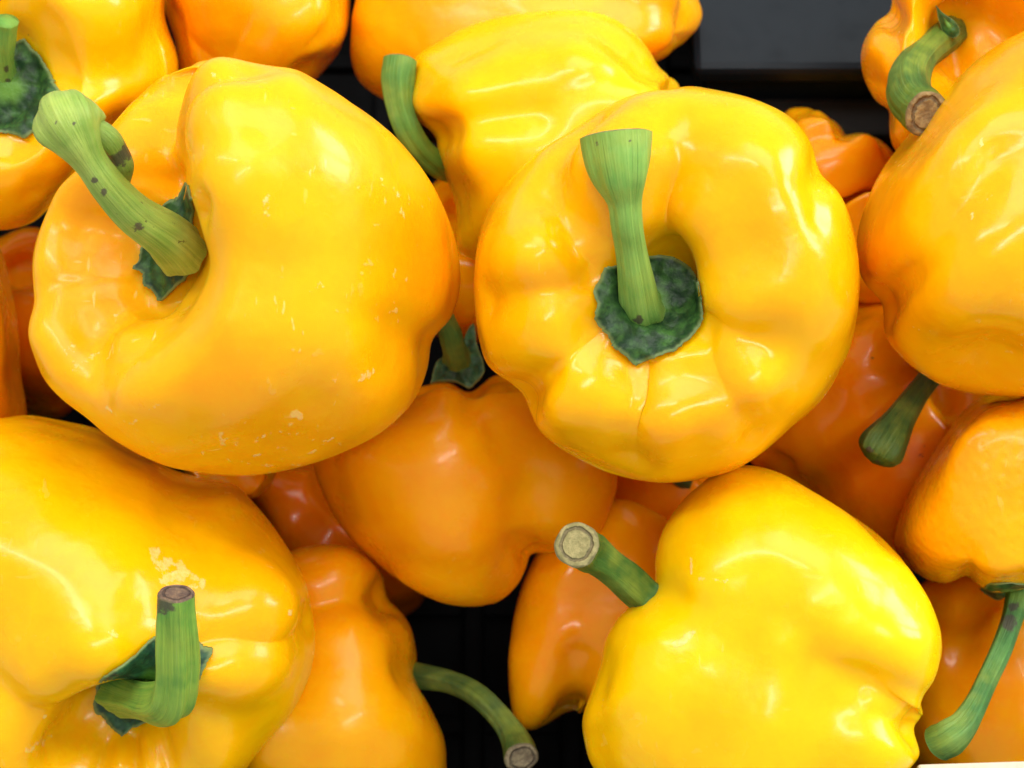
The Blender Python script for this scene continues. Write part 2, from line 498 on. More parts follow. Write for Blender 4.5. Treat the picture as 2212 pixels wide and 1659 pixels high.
def add_stem(root, pts, radii, light=(.20, .40, .055), dark=(.05, .19, .03), spots=.3, cut=None, tip=0, tip_at=None, seed=0,
             ridges=5, ridge=.06, cutcol=None, spur=None, brown=(), nv=110, endround=True):
    c = [P(*q) if len(q) == 3 else q for q in pts]
    v, f, uv, (end, start, t1, t0, cl) = tube(c, radii, seed=seed, ridges=ridges, ridge=ridge, nv=nv)
    nb = len(v)
    br = np.zeros(nb)
    if tip: br = np.maximum(br, tip * sstep(1 - (tip_at or .12), 1, uv[:, 1]))
    for (bx, by, bw) in brown:
        q = project(v); dd = np.hypot(q[:, 0] - bx, q[:, 1] - by)
        br = np.maximum(br, np.exp(-(dd / bw) ** 2))
    faces = f.tolist()
    if spur:
        sp, sr = spur
        v2, f2, uv2, (e2, s2, _, _, _) = tube([P(*q) for q in sp], sr, nu=16, nv=30, seed=seed + 3)
        off = len(v)
        v = np.vstack((v, v2, e2.mean(0)[None])); uv = np.vstack((uv, uv2, [[0, 1]]))
        b2 = .9 * np.exp(-((uv2[:, 1] - .55) / .13) ** 2)
        br = np.r_[br, b2, 0]
        faces += (f2 + off).tolist() + [[off + 29 * 16 + i, off + 29 * 16 + (i + 1) % 16, len(v) - 1] for i in range(16)]
    if not cut:
        cen = end.mean(0) + t1 * .0006
        v = np.vstack((v, cen[None])); uv = np.vstack((uv, [[.5, 1]])); br = np.r_[br, tip]
        nu = 44; b = nb - nu
        faces += [[b + i, b + (i + 1) % nu, len(v) - 1] for i in range(nu)]
    st = mesh_obj('stem', v, faces, stem_mat(light, dark, spots, seed=seed), root, {'brown': br}, uv)
    if cut:
        dv, df, de = cut_disc(end, t1, seed=seed)
        cm = cut_mat(seed=seed) if cutcol is None else cut_mat(*cutcol, seed=seed)
        mesh_obj('cut_face', dv, df, cm, st, {'edge': de})
    return st

def add_calyx(root, B, outline, center=None, lift=1.2, normal=None, dome=1.5, seed=0, light=(.055, .155, .030), dark=(.010, .042, .013), edge_up=.6, depth=None):
    ol = np.array(outline, float)
    cc = np.array(center, float) if center else ol.mean(0)
    dense = catmull(np.vstack((ol, ol[:1])), len(ol) * 7 + 1)[:-1]
    rng = np.random.RandomState(seed)
    nu = len(dense)
    dense = cc + (dense - cc) * (1 + .009 * rng.normal(size=nu))[:, None]
    h0 = hit(B, *cc)
    if h0 is None: h0 = P(cc[0], cc[1], depth or 0)
    n = unit(B.axis if normal is None else normal)
    if depth is not None: h0 = P(cc[0], cc[1], depth)
    rings = np.linspace(0.06, 1, 15)
    V = []; E = []
    for s in rings:
        for k in range(nu):
            q = cc + (dense[k] - cc) * s
            d = P(q[0], q[1]); d = d / np.linalg.norm(d)
            o = h0 + n * (.001 * lift + .001 * dome * (1 - s ** 1.5) + .001 * edge_up * max(0, s - .75) * 4 * (s - .75))
            den = np.dot(d, n)
            tt = np.dot(o, n) / den if abs(den) > .15 else np.dot(o, n) / (-.15)
            hp = B.tree.ray_cast(Vector((0, 0, 0)), Vector(d))
            if hp[0] is not None and tt > hp[3] - .0015: tt = hp[3] - .0015
            V.append(d * tt); E.append(s)
    v = np.array(V); E = np.array(E)
    v = v + n * (wobble(v, seed + 5, ((.006, .0003), (.003, .00018))) * sstep(.2, .5, E))[:, None]
    m = len(v)
    low = v - n * .0011
    low[-nu:] = v[-nu:] - n * .0007
    f = grid_faces(nu, len(rings))
    vv = np.vstack((v, low, v[:nu].mean(0)[None]))
    tri = np.cross(v[f[0, 1]] - v[f[0, 0]], v[f[0, 2]] - v[f[0, 0]])
    faces = f.tolist() + (f[:, ::-1] + m).tolist()
    b = m - nu
    faces += [[b + i, b + (i + 1) % nu, m + b + (i + 1) % nu, m + b + i] for i in range(nu)]
    faces += [[(i + 1) % nu, i, 2 * m] for i in range(nu)]
    if np.dot(tri, n) < 0: faces = [q[::-1] for q in faces]
    return mesh_obj('calyx', vv, faces, calyx_mat(light, dark, seed), root, {'edge': np.r_[E, E, 0]})

GROUP = 'yellow peppers heaped in the black crate'
def pepper(label, body, mat, solo=False):
    B = pepper_body(**body)
    m = pepper_mat(**mat)
    at = {'scuff': B.scuff, 'brown': B.brown}
    root = empty('yellow_pepper', B.base, label, 'pepper', GROUP)
    mesh_obj('flesh', B.v, B.f, m, root, at)
    return root, B

def L3(*a): return [(x, e, q) for x, e, q in a]
FOUR = L3((45, .42, .6), (135, .42, .6), (225, .42, .6), (315, .42, .6))
THREE = L3((90, .45, .62), (210, .45, .6), (330, .45, .62))

# ------------------------------------------------------------------ the crates
plastic = plastic_mat()
def box_mesh(o, ex, ey, ez, hx, hy, hz, bev=.0015):
    """a box with bevelled edges: centre o, unit axes, half sizes"""
    import bmesh
    bm = bmesh.new(); bmesh.ops.create_cube(bm, size=2)
    for q in bm.verts: q.co = Vector((q.co.x * hx, q.co.y * hy, q.co.z * hz))
    bmesh.ops.bevel(bm, geom=bm.edges[:], offset=min(bev, .45 * min(hx, hy, hz) * 2), segments=2, affect='EDGES', profile=.5)
    v = np.array([q.co[:] for q in bm.verts]); f = [[q.index for q in g.verts] for g in bm.faces]
    bm.free()
    R = np.stack((ex, ey, ez))
    return o + v @ R, f
up = np.array((0, math.cos(PITCH), math.sin(PITCH)))
nfl = unit((0, .22, .975))                       # the display crate leans towards the shopper
ex = np.array((1., 0, 0)); ey = np.cross(nfl, ex)
fo = P(1106, 830, -205)
crate = empty('produce_crate', fo, 'black plastic produce crate with a ribbed floor holding the yellow peppers', 'crate')
def part(name, mat, parent, *a, **k):
    v, f = box_mesh(*a, **k)
    return mesh_obj(name, v, f, mat, parent, smooth=False)
part('crate_floor', plastic, crate, fo - ey * .010, ex, ey, nfl, .168, .150, .002)
for k in range(-5, 6):
    part('floor_rib', plastic, crate, fo + ex * (k * .030 - .012) - ey * .010 + nfl * .0055, ex, ey, nfl, .0035, .146, .0034)
for k in range(-4, 4):
    part('cross_rib', plastic, crate, fo + ey * (k * .036) + nfl * .0040, ex, ey, nfl, .164, .003, .0018, bev=.0008)
for s in (-1, 1):  # side and front walls, unseen, set close and tall to block stray side light
    part('side_wall', plastic, crate, fo + ex * (s * .171) - ey * .010 + nfl * .085, ex, ey, nfl, .003, .150, .088)
part('front_wall', plastic, crate, fo - ey * .163 + nfl * .085, ex, ey, nfl, .174, .003, .088)
part('rear_wall', plastic, crate, fo + ey * .143 + nfl * .045, ex, ey, nfl, .174, .003, .046)
# rail behind the peppers, its grey sheen put into a lighter base colour
tw = P(1800, 262, -112)
part('rear_rail', plastic_mat((.02, .02, .02), .5), crate, tw, ex, ey, nfl, .12, .0055, .004)

# the second black crate behind, a lid-like top with a lip
nt = unit(up + np.array((0, 0, .35))); ty = np.cross(nt, ex)
a0 = P(1497, 150, -92)
tray = empty('black_tray', a0 + ex * .1, 'shiny black plastic tray with a raised lip at the back right, empty', 'tray')
hw = .085
cen = a0 + ex * hw + ty * .08
tmat = plastic_mat((.008, .0125, .018), .32, .10)  # bluish window sheen put into the base colour
part('tray_top', tmat, tray, cen - nt * .004, ex, ty, nt, hw, .08, .004, bev=.0022)
part('tray_skirt', tmat, tray, cen - nt * .016 - ty * .002 , ex, ty, nt, hw - .004, .075, .0085, bev=.001)

# cream board edge at the lower right corner
ce = P(1982, 1668, 12); cf = P(2330, 1657, 12)
cx = unit(cf - ce); cn = unit((0, .35, .94)); cy = np.cross(cn, cx)
bv, bf = box_mesh((ce + cf) / 2 - cy * .010, cx, cy, unit(np.cross(cx, cy)), np.linalg.norm(cf - ce) / 2, .0115, .0012, bev=.0006)
edge = mesh_obj('card_strip', bv, bf, card_mat(), None, smooth=False)
edge['label'] = 'cream card strip along the crate front at the lower right corner'
edge['category'] = 'card'

# ------------------------------------------------------------------ the peppers, top layer first
# A: big golden pepper on the left, its stem leaning out of a deep hollow
A_out = [(490, 124), (545, 133), (590, 142), (645, 152), (750, 215), (845, 285), (925, 380), (970, 470), (992, 545), (995, 618), (975, 683), (942, 723),
         (934, 768), (922, 813), (890, 873), (825, 933), (740, 978), (660, 1006), (575, 1025), (510, 1028), (450, 1025), (375, 1013), (300, 983), (240, 948), (195, 913),
         (140, 873), (100, 828), (77, 773), (68, 723), (75, 670), (73, 603), (75, 545), (95, 480), (125, 415), (170, 360), (215, 300), (245, 262), (300, 200), (350, 157), (420, 133)]
A, AB = pepper('large golden yellow pepper at the left with a knobbly stem and pale scratches',
    dict(px=490, py=572, mm=4, axis=(-.50, .06, .86), L=80, R=46, ref='x', outline=A_out, center=(530, 575), nu=240, nv=150, seed=3,
         lobes=[(-38, .30, .70), (-88, .36, .60), (24, .40, .64), (132, .54, .42), (182, .46, .44), (221, .50, .44)], p=14, cd=.29, cavr=.9, kt=.75, funnel=.7, twist=28, wob=.8,
         strokes=[([(530, 140), (470, 160), (430, 190), (402, 240), (396, 295), (406, 350), (435, 415)], 3.5, 5),
                  
                  ([(445, 220), (440, 300), (455, 370)], -3.0, 8),
                  ([(500, 360), (460, 430), (445, 500), (440, 570), (400, 640), (345, 690)], -3.2, 7),
                  ([(425, 440), (415, 500), (412, 560), (375, 610), (340, 652)], 3.6, 3.0),
                  ([(340, 655), (300, 690), (200, 718)], 2.2, 6),
                  ([(110, 607), (200, 607), (310, 606)], .7, 2, 'v'), ([(110, 600), (200, 600), (310, 599)], -.4, 2),
                  ([(105, 690), (190, 745), (280, 740)], -1.6, 7), ([(270, 735)], -1.6, 7), ([(365, 770)], -1.6, 8), ([(300, 820)], -1.5, 8), ([(190, 690), (240, 660), (310, 640)], 1.2, 7), ([(205, 740), (190, 800), (215, 860)], 1.4, 4.5), ([(100, 560), (105, 500), (140, 440)], -1.2, 6),
                  ([(230, 790), (170, 850)], 1.4, 6), ([(920, 745), (860, 740)], 1.5, 8),
                  ([(560, 600)], 1.0, 9), ([(700, 860)], 1.0, 12), ([(470, 790)], .9, 8), ([(500, 330), (490, 370)], .6, 3),
                  ([(200, 500)], 2.0, 10)],
         marks=[('scuff', [(780, 815), (805, 805)], 1.1, .9), ('scuff', [(150, 740), (160, 790), (200, 770), (150, 800)], 2.2, .50), ('scuff', [(230, 880), (280, 915), (330, 880), (350, 868)], .8, .62),
                ('scuff', [(560, 440), (580, 470), (570, 415)], 1.8, .5), ('scuff', [(655, 640), (700, 615)], 1.5, .5), ('scuff', [(880, 440), (830, 390)], 1.8, .5),
                ('scuff', [(700, 950), (715, 948)], 1.1, .75), ('scuff', [(560, 945), (575, 942)], .9, .75), ('scuff', [(550, 985), (560, 982)], 1.0, .7), ('scuff', [(460, 160), (560, 185)], 2.2, .42),
                ('scuff', [(600, 930), (740, 965)], 2.4, .42), ('scuff', [(250, 680), (252, 680)], .5, .95),
                ('brown', [(494, 330), (497, 338)], .55, 1.0), ('brown', [(229, 614)], .35, 1), ('brown', [(256, 614)], .4, 1), ('brown', [(292, 609)], .35, .9)]),
    dict(hue=.22, flecks=.85, rough=.27, seed=1))
add_calyx(A, AB, [(400, 392), (410, 415), (416, 440), (412, 470), (414, 520), (416, 570), (400, 600), (372, 625), (343, 650), (330, 628), (312, 615), (308, 590), (284, 578), (300, 560), (310, 520), (340, 460), (362, 432), (378, 425)],
          center=(372, 540), lift=1.5, dome=2, seed=2, normal=(-.55, .02, .83))
add_stem(A, [(392, 545, 24), (352, 506, 33), (290, 462, 39), (235, 405, 43), (195, 350, 46), (168, 305, 48), (152, 275, 48), (142, 250, 46), (137, 236, 43)],
         [5.4, 4.7, 4.0, 3.4, 3.4, 4.9, 6.7, 6.0, 3.0], light=(.44, .56, .12), dark=(.18, .33, .045), spots=.9, seed=4, ridges=6, ridge=.05,
         brown=[(300, 490, 14), (205, 390, 10), (225, 415, 10), (122, 262, 7), (160, 268, 6)],
         spur=([(190, 262, 46), (226, 290, 44), (250, 322, 41), (268, 358, 38), (272, 396, 34)], [1.5, 2.3, 2.3, 2.0, .9]))

# B: the yellow pepper on the right whose hollow faces the viewer
B_out = [(1440, 192), (1475, 184), (1510, 187), (1550, 193), (1600, 203), (1655, 222), (1705, 250), (1740, 290), (1760, 330), (1772, 365), (1800, 395), (1826, 440), (1845, 500), (1855, 560), (1857, 610),
         (1853, 670), (1840, 740), (1815, 805), (1775, 865), (1710, 925), (1640, 985), (1580, 1018), (1510, 1036), (1450, 1043), (1390, 1040), (1325, 1028), (1270, 1005), (1210, 970), (1165, 930), (1140, 890),
         (1125, 858), (1090, 828), (1055, 795), (1035, 735), (1025, 660), (1024, 590), (1032, 520), (1055, 455), (1100, 390), (1155, 335), (1220, 287), (1280, 245), (1340, 212), (1395, 196)]
B, BB = pepper('yellow pepper whose open hollow and upright stem face the viewer, right of centre',
    dict(px=1440, py=625, mm=0, axis=(-.05, -.02, 1), L=74, R=42, ref='x', outline=B_out, center=(1430, 620), nu=260, nv=150, seed=8,
         lobes=[(5, .42, .58), (50, .42, .57), (116, .52, .46), (172, .52, .48), (217, .52, .40), (259, .53, .38), (303, .52, .42)], p=14, cd=.235, cavr=.78, kt=.75, funnel=.35, twist=4, wob=.7,
         strokes=[([(1262, 265), (1215, 310), (1192, 370), (1205, 440), (1240, 515), (1290, 565)], 3.6, 5.0),
                  ([(1290, 360), (1300, 430), (1325, 530)], -2.0, 9),
                  ([(1455, 460), (1462, 510), (1470, 560)], 4.0, 8), ([(1510, 460), (1550, 560), (1560, 660)], -3.0, 7), ([(1490, 440), (1530, 520), (1540, 620)], -1.8, 8), ([(1420, 400), (1440, 440)], -1.4, 8),
                  ([(1400, 470), (1400, 540)], -1.2, 6),
                  ([(1386, 785), (1388, 850), (1370, 910), (1360, 1000)], 3.8, 5), ([(1386, 785), (1388, 850), (1370, 910), (1360, 980)], -.8, 1.3),
                  ([(1290, 722), (1220, 782), (1150, 845), (1128, 862)], 3.8, 4.5), ([(1285, 722), (1220, 782), (1150, 842)], -.4, 1.2),
                  ([(1525, 735), (1550, 810), (1580, 875), (1640, 950)], 3.2, 5),
                  ([(1770, 365), (1764, 420), (1762, 470)], 1.6, 4), ([(1640, 350), (1690, 450)], -1.4, 9),
                  ([(1600, 640)], -1.4, 6), ([(1690, 650)], -1.0, 7), ([(1520, 690), (1600, 705), (1690, 715)], .9, 5), ([(1600, 780)], -1.1, 6), ([(1215, 890)], -1.0, 5), ([(1420, 945)], -1.0, 6), ([(1330, 850)], -1.0, 7), ([(1480, 880)], -1.0, 7),
                  ([(1190, 690)], -1.2, 7), ([(1110, 560)], -1.2, 9), ([(1275, 610), (1210, 625), (1120, 640), (1040, 650)], 3.4, 5), ([(1160, 530)], -2, 10), ([(1175, 730)], -1.6, 9), ([(1260, 880)], -1.6, 9), ([(1470, 890)], -1.8, 10), ([(1650, 690)], -1.6, 12)],
         marks=[('scuff', [(1768, 410), (1770, 425)], .6, .7), ('scuff', [(1572, 875)], .7, .6), ('brown', [(1325, 610), (1330, 700)], .8, .35), ('brown', [(1530, 610), (1535, 680), (1500, 735), (1440, 770)], 1.0, .42)]),  # both brown marks paint the shadow gap around the calyx
    dict(hue=.12, flecks=.15, rough=.18, seed=2))
add_calyx(B, BB, [(1306, 578), (1340, 572), (1380, 560), (1406, 552), (1446, 553), (1476, 566), (1501, 591), (1514, 636), (1518, 683), (1506, 713), (1466, 752), (1426, 768), (1398, 778), (1371, 789), (1350, 768), (1326, 751), (1316, 731), (1297, 708), (1283, 688), (1290, 655), (1284, 628)],
          center=(1405, 655), lift=.8, dome=.6, edge_up=1.6, seed=5)
add_stem(B, [(1392, 672, 16), (1384, 660, 24), (1374, 600, 31), (1363, 530, 36), (1355, 480, 40), (1350, 432, 42), (1340, 372, 44), (1332, 292, 44)],
         [5.6, 4.3, 3.7, 3.2, 3.15, 3.7, 5.9, 7.2], light=(.29, .50, .10), dark=(.12, .32, .05), spots=.3, seed=6, ridges=5, ridge=.05,
         brown=[(1380, 692, 14), (1290, 310, 7), (1362, 302, 5)], cut=True, cutcol=((.35, .40, .14), (.2, .26, .08), (.08, .1, .03)))

# Q: yellow pepper low on the left, stem bent upright
Q_out = [(-140, 960), (-60, 915), (0, 904), (50, 897), (100, 902), (160, 914), (215, 928), (290, 970), (370, 1012), (450, 1030), (500, 1040), (545, 1082), (590, 1135), (632, 1196), (662, 1255), (680, 1310), (684, 1350),
         (682, 1400), (672, 1450), (650, 1505), (615, 1560), (570, 1612), (520, 1680), (440, 1760), (330, 1820), (190, 1840), (50, 1800), (-80, 1700), (-170, 1560), (-220, 1400), (-230, 1200), (-200, 1050)]
Q, QB = pepper('bright yellow pepper at the lower left with a bent stem above a dark green calyx',
    dict(px=255, py=1365, mm=-26, axis=(.17, -.52, .84), L=84, R=46, ref='x', outline=Q_out, center=(250, 1360), nu=240, nv=150, seed=12,
         lobes=[(100, .46, .6), (35, .50, .5), (-18, .46, .5), (-70, .46, .5), (-115, .44, .46), (190, .48, .56)], p=11, cd=.24, cavr=.9, kt=.42, wob=.7,
         strokes=[([(425, 1385), (500, 1372), (580, 1378), (640, 1368), (690, 1335)], 3.4, 5.0), ([(420, 1368), (520, 1345), (620, 1340)], -1.2, 5),
                  
                  ([(215, 1440), (290, 1405), (320, 1370)], -2.2, 6), ([(455, 1290), (470, 1210), (455, 1170)], .7, 6), ([(540, 1250)], -2.4, 11), ([(600, 1290)], -1.4, 9), ([(560, 1440)], -1.8, 10),
                  ([(206, 1480), (190, 1520), (170, 1560), (120, 1600)], 2.6, 4),
                  ([(100, 1490)], -2.0, 8), ([(90, 1250), (20, 1320)], 1.5, 12), ([(90, 1220)], -1.0, 9), ([(200, 1380)], -1.0, 7),
                  ([(235, 1600), (220, 1659)], 1.5, 2.2), ([(285, 1590), (290, 1659)], 1.5, 2.0), ([(345, 1570), (365, 1659)], 1.5, 2.2), ([(262, 1610), (262, 1659)], -1.1, 2.4), ([(320, 1590), (335, 1659)], -1.1, 2.6),
                  ([(440, 1530), (540, 1600)], 1.0, 6), ([(590, 1450)], -1.0, 8)],
         marks=[('scuff', [(335, 1190), (345, 1230), (370, 1215), (400, 1235), (355, 1250)], 2.2, .72), ('scuff', [(400, 1235), (440, 1260), (415, 1270)], 1.2, .7), ('scuff', [(235, 1365), (250, 1375)], 1.3, .6), ('scuff', [(96, 1549)], .75, 1.2),
                ('scuff', [(60, 1620), (110, 1590)], 1.6, .55), ('brown', [(110, 1595), (130, 1583)], .9, .5), ('scuff', [(620, 1320), (635, 1325)], .9, .7), ('scuff', [(145, 1140)], 1.8, .40), ('brown', [(85, 1320)], .1, .1)]),
    dict(hue=0.0, flecks=.22, rough=.19, seed=3))
add_calyx(Q, QB, [(425, 1386), (440, 1398), (459, 1408), (446, 1432), (432, 1466), (410, 1500), (385, 1530), (330, 1557), (285, 1574), (262, 1592), (240, 1572), (222, 1552), (202, 1531), (206, 1505), (212, 1476), (240, 1452), (280, 1427), (320, 1387), (345, 1378), (390, 1384)],
          center=(315, 1478), lift=1.5, dome=1.0, edge_up=2.5, seed=7, light=(.035, .15, .055), dark=(.008, .05, .025), normal=(-.02, -.45, .9))
add_stem(Q, [(262, 1492, 2), (300, 1508, 12), (345, 1520, 22), (374, 1506, 29), (383, 1450, 34), (383, 1390, 38), (381, 1330, 41), (380, 1283, 43)],
         [5.4, 4.2, 4.4, 4.6, 4.3, 4.1, 4.0, 3.6], light=(.31, .50, .06), dark=(.09, .27, .04), spots=.1, seed=9, ridges=5, ridge=.09, tip=.0,
         brown=[(355, 1300, 30), (372, 1282, 24), (400, 1558, 12)], cut=True, cutcol=((.26, .17, .10), (.09, .06, .05), (.03, .02, .02)))

# N: big lemon yellow pepper lying at the lower right
N_out = [(1598, 1005), (1640, 1008), (1690, 1024), (1740, 1052), (1800, 1088), (1880, 1140), (1935, 1190), (1975, 1240), (2005, 1285), (2026, 1335), (2035, 1380), (2032, 1424), (2018, 1474), (2010, 1510), (2014, 1545), (2000, 1572), (2004, 1600), (1996, 1628), (1968, 1662),
         (1920, 1710), (1820, 1760), (1650, 1790), (1480, 1765), (1350, 1720), (1285, 1665), (1264, 1610), (1258, 1560), (1272, 1510), (1296, 1440), (1308, 1385), (1335, 1335), (1375, 1298), (1408, 1268), (1410, 1215), (1424, 1155), (1455, 1100), (1500, 1052), (1550, 1016)]
N, NB = pepper('lemon yellow pepper lying on its side at the lower right, cut stem pointing left',
    dict(px=1650, py=1385, mm=-8, axis=(-.80, .36, -.28), L=80, R=38, ref='z', outline=N_out, center=(1660, 1385), nu=240, nv=150, seed=15,
         lobes=[(52, .44, .6), (-48, .44, .6), (140, .42, .55), (-140, .42, .55)], p=8, cd=.12, tb=.8, kt=.12, wob=.9, fitw=.05,
         strokes=[([(1770, 1440), (1861, 1478), (1930, 1530), (1995, 1575)], 3.6, 6.0), ([(1861, 1470)], 2.0, 8), ([(1880, 1512), (1940, 1535), (1992, 1556)], -1.0, 1.8),
                  ([(1690, 1413), (1791, 1468), (1850, 1540), (1914, 1611)], -1.6, 6), ([(1860, 1390), (1940, 1400)], -1.6, 9), ([(1470, 1300), (1560, 1335), (1680, 1400)], 1.2, 9),
                  ([(1480, 1160), (1500, 1240)], -1.0, 9), ([(1390, 1480)], -1.4, 9), ([(1500, 1560)], .9, 12), ([(1620, 1250)], .8, 14), ([(1300, 1480), (1290, 1560), (1300, 1640)], .8, 5),
                  ([(1720, 1180), (1800, 1260)], -.8, 10), ([(1990, 1600)], -1.2, 3)],
         marks=[('scuff', [(1455, 1392), (1475, 1385), (1495, 1368)], 1.1, .85), ('scuff', [(1493, 1205), (1494, 1240)], .55, .8), ('brown', [(1495, 1236), (1497, 1250)], .45, .55), ('scuff', [(1510, 1250), (1590, 1258)], .9, .55), ('scuff', [(1400, 1340)], .8, .5),
                ('scuff', [(1330, 1525), (1340, 1538)], .5, .6), ('scuff', [(1300, 1530), (1305, 1500)], .5, .5)]),
    dict(hue=-.20, flecks=.15, rough=.20, seed=4))
add_stem(N, [(1425, 1312, 2), (1385, 1282, 2), (1340, 1242, 5), (1295, 1208, 9), (1262, 1188, 13), (1246, 1177, 20)], [4.2, 3.8, 3.7, 3.8, 4.6, 4.7], light=(.075, .20, .035), dark=(.02, .105, .018), spots=.1, seed=11,
         ridges=4, ridge=.09, cut=True, cutcol=((.42, .36, .16), (.24, .22, .085), (.08, .055, .035)))

# G: golden pepper cut by the right edge
G_out = [(2280, 20), (2212, 58), (2150, 92), (2095, 135), (2045, 190), (1990, 258), (1935, 325), (1895, 385), (1868, 450), (1852, 510), (1852, 570), (1864, 620), (1885, 652), (1897, 672), (1900, 705), (1920, 745), (1970, 792), (2030, 830), (2090, 849), (2150, 856), (2230, 856),
         (2330, 845), (2420, 790), (2480, 680), (2510, 500), (2500, 300), (2440, 120), (2360, 20)]
G, GB = pepper('golden pepper cut off by the right edge, its broad lobe hanging low',
    dict(px=2180, py=450, mm=-4, axis=(.25, .78, -.45), L=84, R=43, ref='z', outline=G_out, center=(2180, 460), nu=220, nv=140, seed=21,
         lobes=[(-48, .34, .66), (42, .38, .64), (140, .38, .64), (230, .38, .64)], p=9, tb=.9, cd=.14, wob=.6, kb=.1,
         strokes=[([(2150, 340), (2085, 420), (2025, 500), (1965, 580), (1900, 650), (1870, 665)], 4.5, 8), ([(2180, 460), (2110, 560), (2000, 660)], -2.0, 12), ([(2212, 620)], .8, 8), ([(2090, 300)], -1.2, 10)],
         marks=[('scuff', [(2120, 300), (2118, 320)], .7, .7), ('scuff', [(2085, 355)], .6, .7), ('scuff', [(2098, 455), (2099, 470)], .6, .8), ('scuff', [(2130, 430), (2140, 420)], .6, .6)]),
    dict(hue=.22, flecks=.35, rough=.19, seed=5))

# L: deep golden pepper with pebbled skin below G, stem hanging
L_out = [(2212, 830), (2140, 850), (2098, 868), (2060, 910), (2020, 970), (1985, 1025), (1955, 1085), (1937, 1140), (1933, 1180), (1948, 1212), (1975, 1238), (2010, 1257), (2050, 1264), (2090, 1250), (2104, 1262), (2135, 1277), (2170, 1280), (2212, 1273), (2280, 1250), (2380, 1180), (2430, 1060), (2420, 940), (2360, 860), (2290, 830)]
Lp, LB = pepper('deep golden pepper with pebbled skin at the right edge, long stem hanging below',
    dict(px=2180, py=1060, mm=-34, axis=(.02, -.86, -.12), L=78, R=40, ref='z', outline=L_out, center=(2170, 1060), nu=200, nv=130, seed=25,
         lobes=[(45, .36, .64), (-38, .38, .62), (140, .38, .64), (225, .38, .64)], p=11, cd=.12, tb=.97, wob=.5, kt=.2,
         strokes=[([(2092, 1260), (2088, 1210), (2082, 1190)], 1.0, 4), ([(2010, 1180)], -1.0, 12), ([(2150, 1200)], -1.2, 9)],
         marks=[('brown', [(2108, 1268), (2120, 1275)], .8, .6)]),
    dict(hue=.26, flecks=.3, rough=.22, pebble=.22, seed=6))
add_stem(Lp, [(2200, 1262, -34), (2196, 1300, -28), (2182, 1350, -22), (2162, 1405, -16), (2132, 1468, -9), (2105, 1525, -3), (2078, 1568, 1), (2050, 1592, 2), (2026, 1604, 0)],
         [2.9, 2.8, 2.45, 2.35, 2.4, 2.6, 3.1, 4.0, 4.1], light=(.15, .34, .08), dark=(.04, .16, .035), spots=.15, seed=13, brown=[(2178, 1345, 24), (2190, 1310, 14)], cut=True, cutcol=((.10, .16, .06), (.04, .08, .03), (.008, .01, .006)))
add_calyx(Lp, LB, [(2118, 1274), (2145, 1262), (2190, 1262), (2240, 1266), (2225, 1280), (2180, 1284), (2160, 1296), (2142, 1292)], center=(2180, 1278), depth=-40, normal=(0, -.5, .85), seed=3, lift=.2)

# ------------------------------------------------------------------ behind the top layer
C_out = [(878, 190), (884, 150), (905, 118), (945, 92), (1000, 60), (1080, 36), (1160, 24), (1235, 19), (1290, 26), (1335, 44), (1372, 72), (1400, 104), (1428, 138), (1456, 160), (1472, 185), (1490, 240), (1470, 330), (1400, 430), (1280, 510), (1150, 560), (1050, 568),
         (1003, 553), (985, 520), (986, 470), (980, 430), (962, 380), (948, 340), (938, 305), (918, 285), (896, 262), (880, 228)]
Cc, CB = pepper('yellow pepper lying on its side at the top centre, curved stem at its end',
    dict(px=1190, py=280, mm=-54, axis=(-.86, -.06, -.30), L=92, R=44, ref='z', outline=C_out, center=(1190, 270), nu=220, nv=140, seed=31,
         lobes=[(62, .46, .56), (0, .40, .56), (-58, .46, .56), (150, .42, .56), (220, .42, .56)], p=9, cd=.16, tb=.82, wob=.5,
         strokes=[([(945, 290), (965, 275), (1040, 255), (1150, 240)], 2.8, 5), ([(1330, 165), (1270, 185), (1230, 195)], .7, 3), ([(1260, 125)], -1.4, 8), ([(1180, 150), (1060, 160)], .6, 4), ([(980, 130), (1060, 95)], .5, 3),
                  ([(1000, 350), (1120, 330)], -1.5, 10), ([(1380, 150), (1460, 180)], 1.2, 6)]),
    dict(hue=-.08, flecks=.08, rough=.21, seed=7))
add_stem(Cc, [(985, 372, -66), (950, 357, -48), (912, 328, -41), (882, 285, -38), (864, 235, -38), (858, 180, -39), (864, 130, -40)], [2.9, 3.1, 3.0, 3.0, 3.3, 3.8, 4.1], light=(.15, .32, .04), dark=(.055, .20, .025), spots=.1, seed=15, cut=True, tip=.0)

F_out = [(310, -90), (350, -30), (354, 20), (362, 60), (376, 95), (385, 135), (378, 180), (335, 232), (265, 275), (212, 330), (185, 385), (150, 425), (122, 447), (90, 476), (50, 494), (0, 500), (-70, 490), (-150, 420), (-200, 300), (-215, 150), (-190, 20), (-120, -70), (0, -110), (120, -130), (230, -120)]
Fp, FB = pepper('yellow pepper in the top left corner with wide dark calyx and thin pale stem',
    dict(px=80, py=205, mm=-46, axis=(-.14, .02, .97), L=80, R=45, ref='x', outline=F_out, center=(80, 200), nu=220, nv=140, seed=35,
         lobes=[(48, .46, .60), (-20, .42, .52), (-72, .46, .46), (-115, .44, .46), (130, .44, .56), (200, .44, .56)], p=11, cd=.20, cavr=1.05, kt=.7, wob=.8,
         strokes=[([(125, 150), (185, 176), (240, 172), (290, 160)], 2.0, 5), ([(120, 60), (90, 80), (60, 88)], 1.2, 6), ([(250, 40)], -1.6, 10), ([(54, 300), (60, 360), (70, 420)], 1.6, 4), ([(20, 300), (20, 380)], .9, 2.5), ([(100, 290), (110, 350)], .9, 2.5)],
         marks=[('brown', [(34, 482)], .7, .6), ('brown', [(58, 80), (62, 74)], .5, .5)]),
    dict(hue=.10, flecks=.1, rough=.20, seed=8))
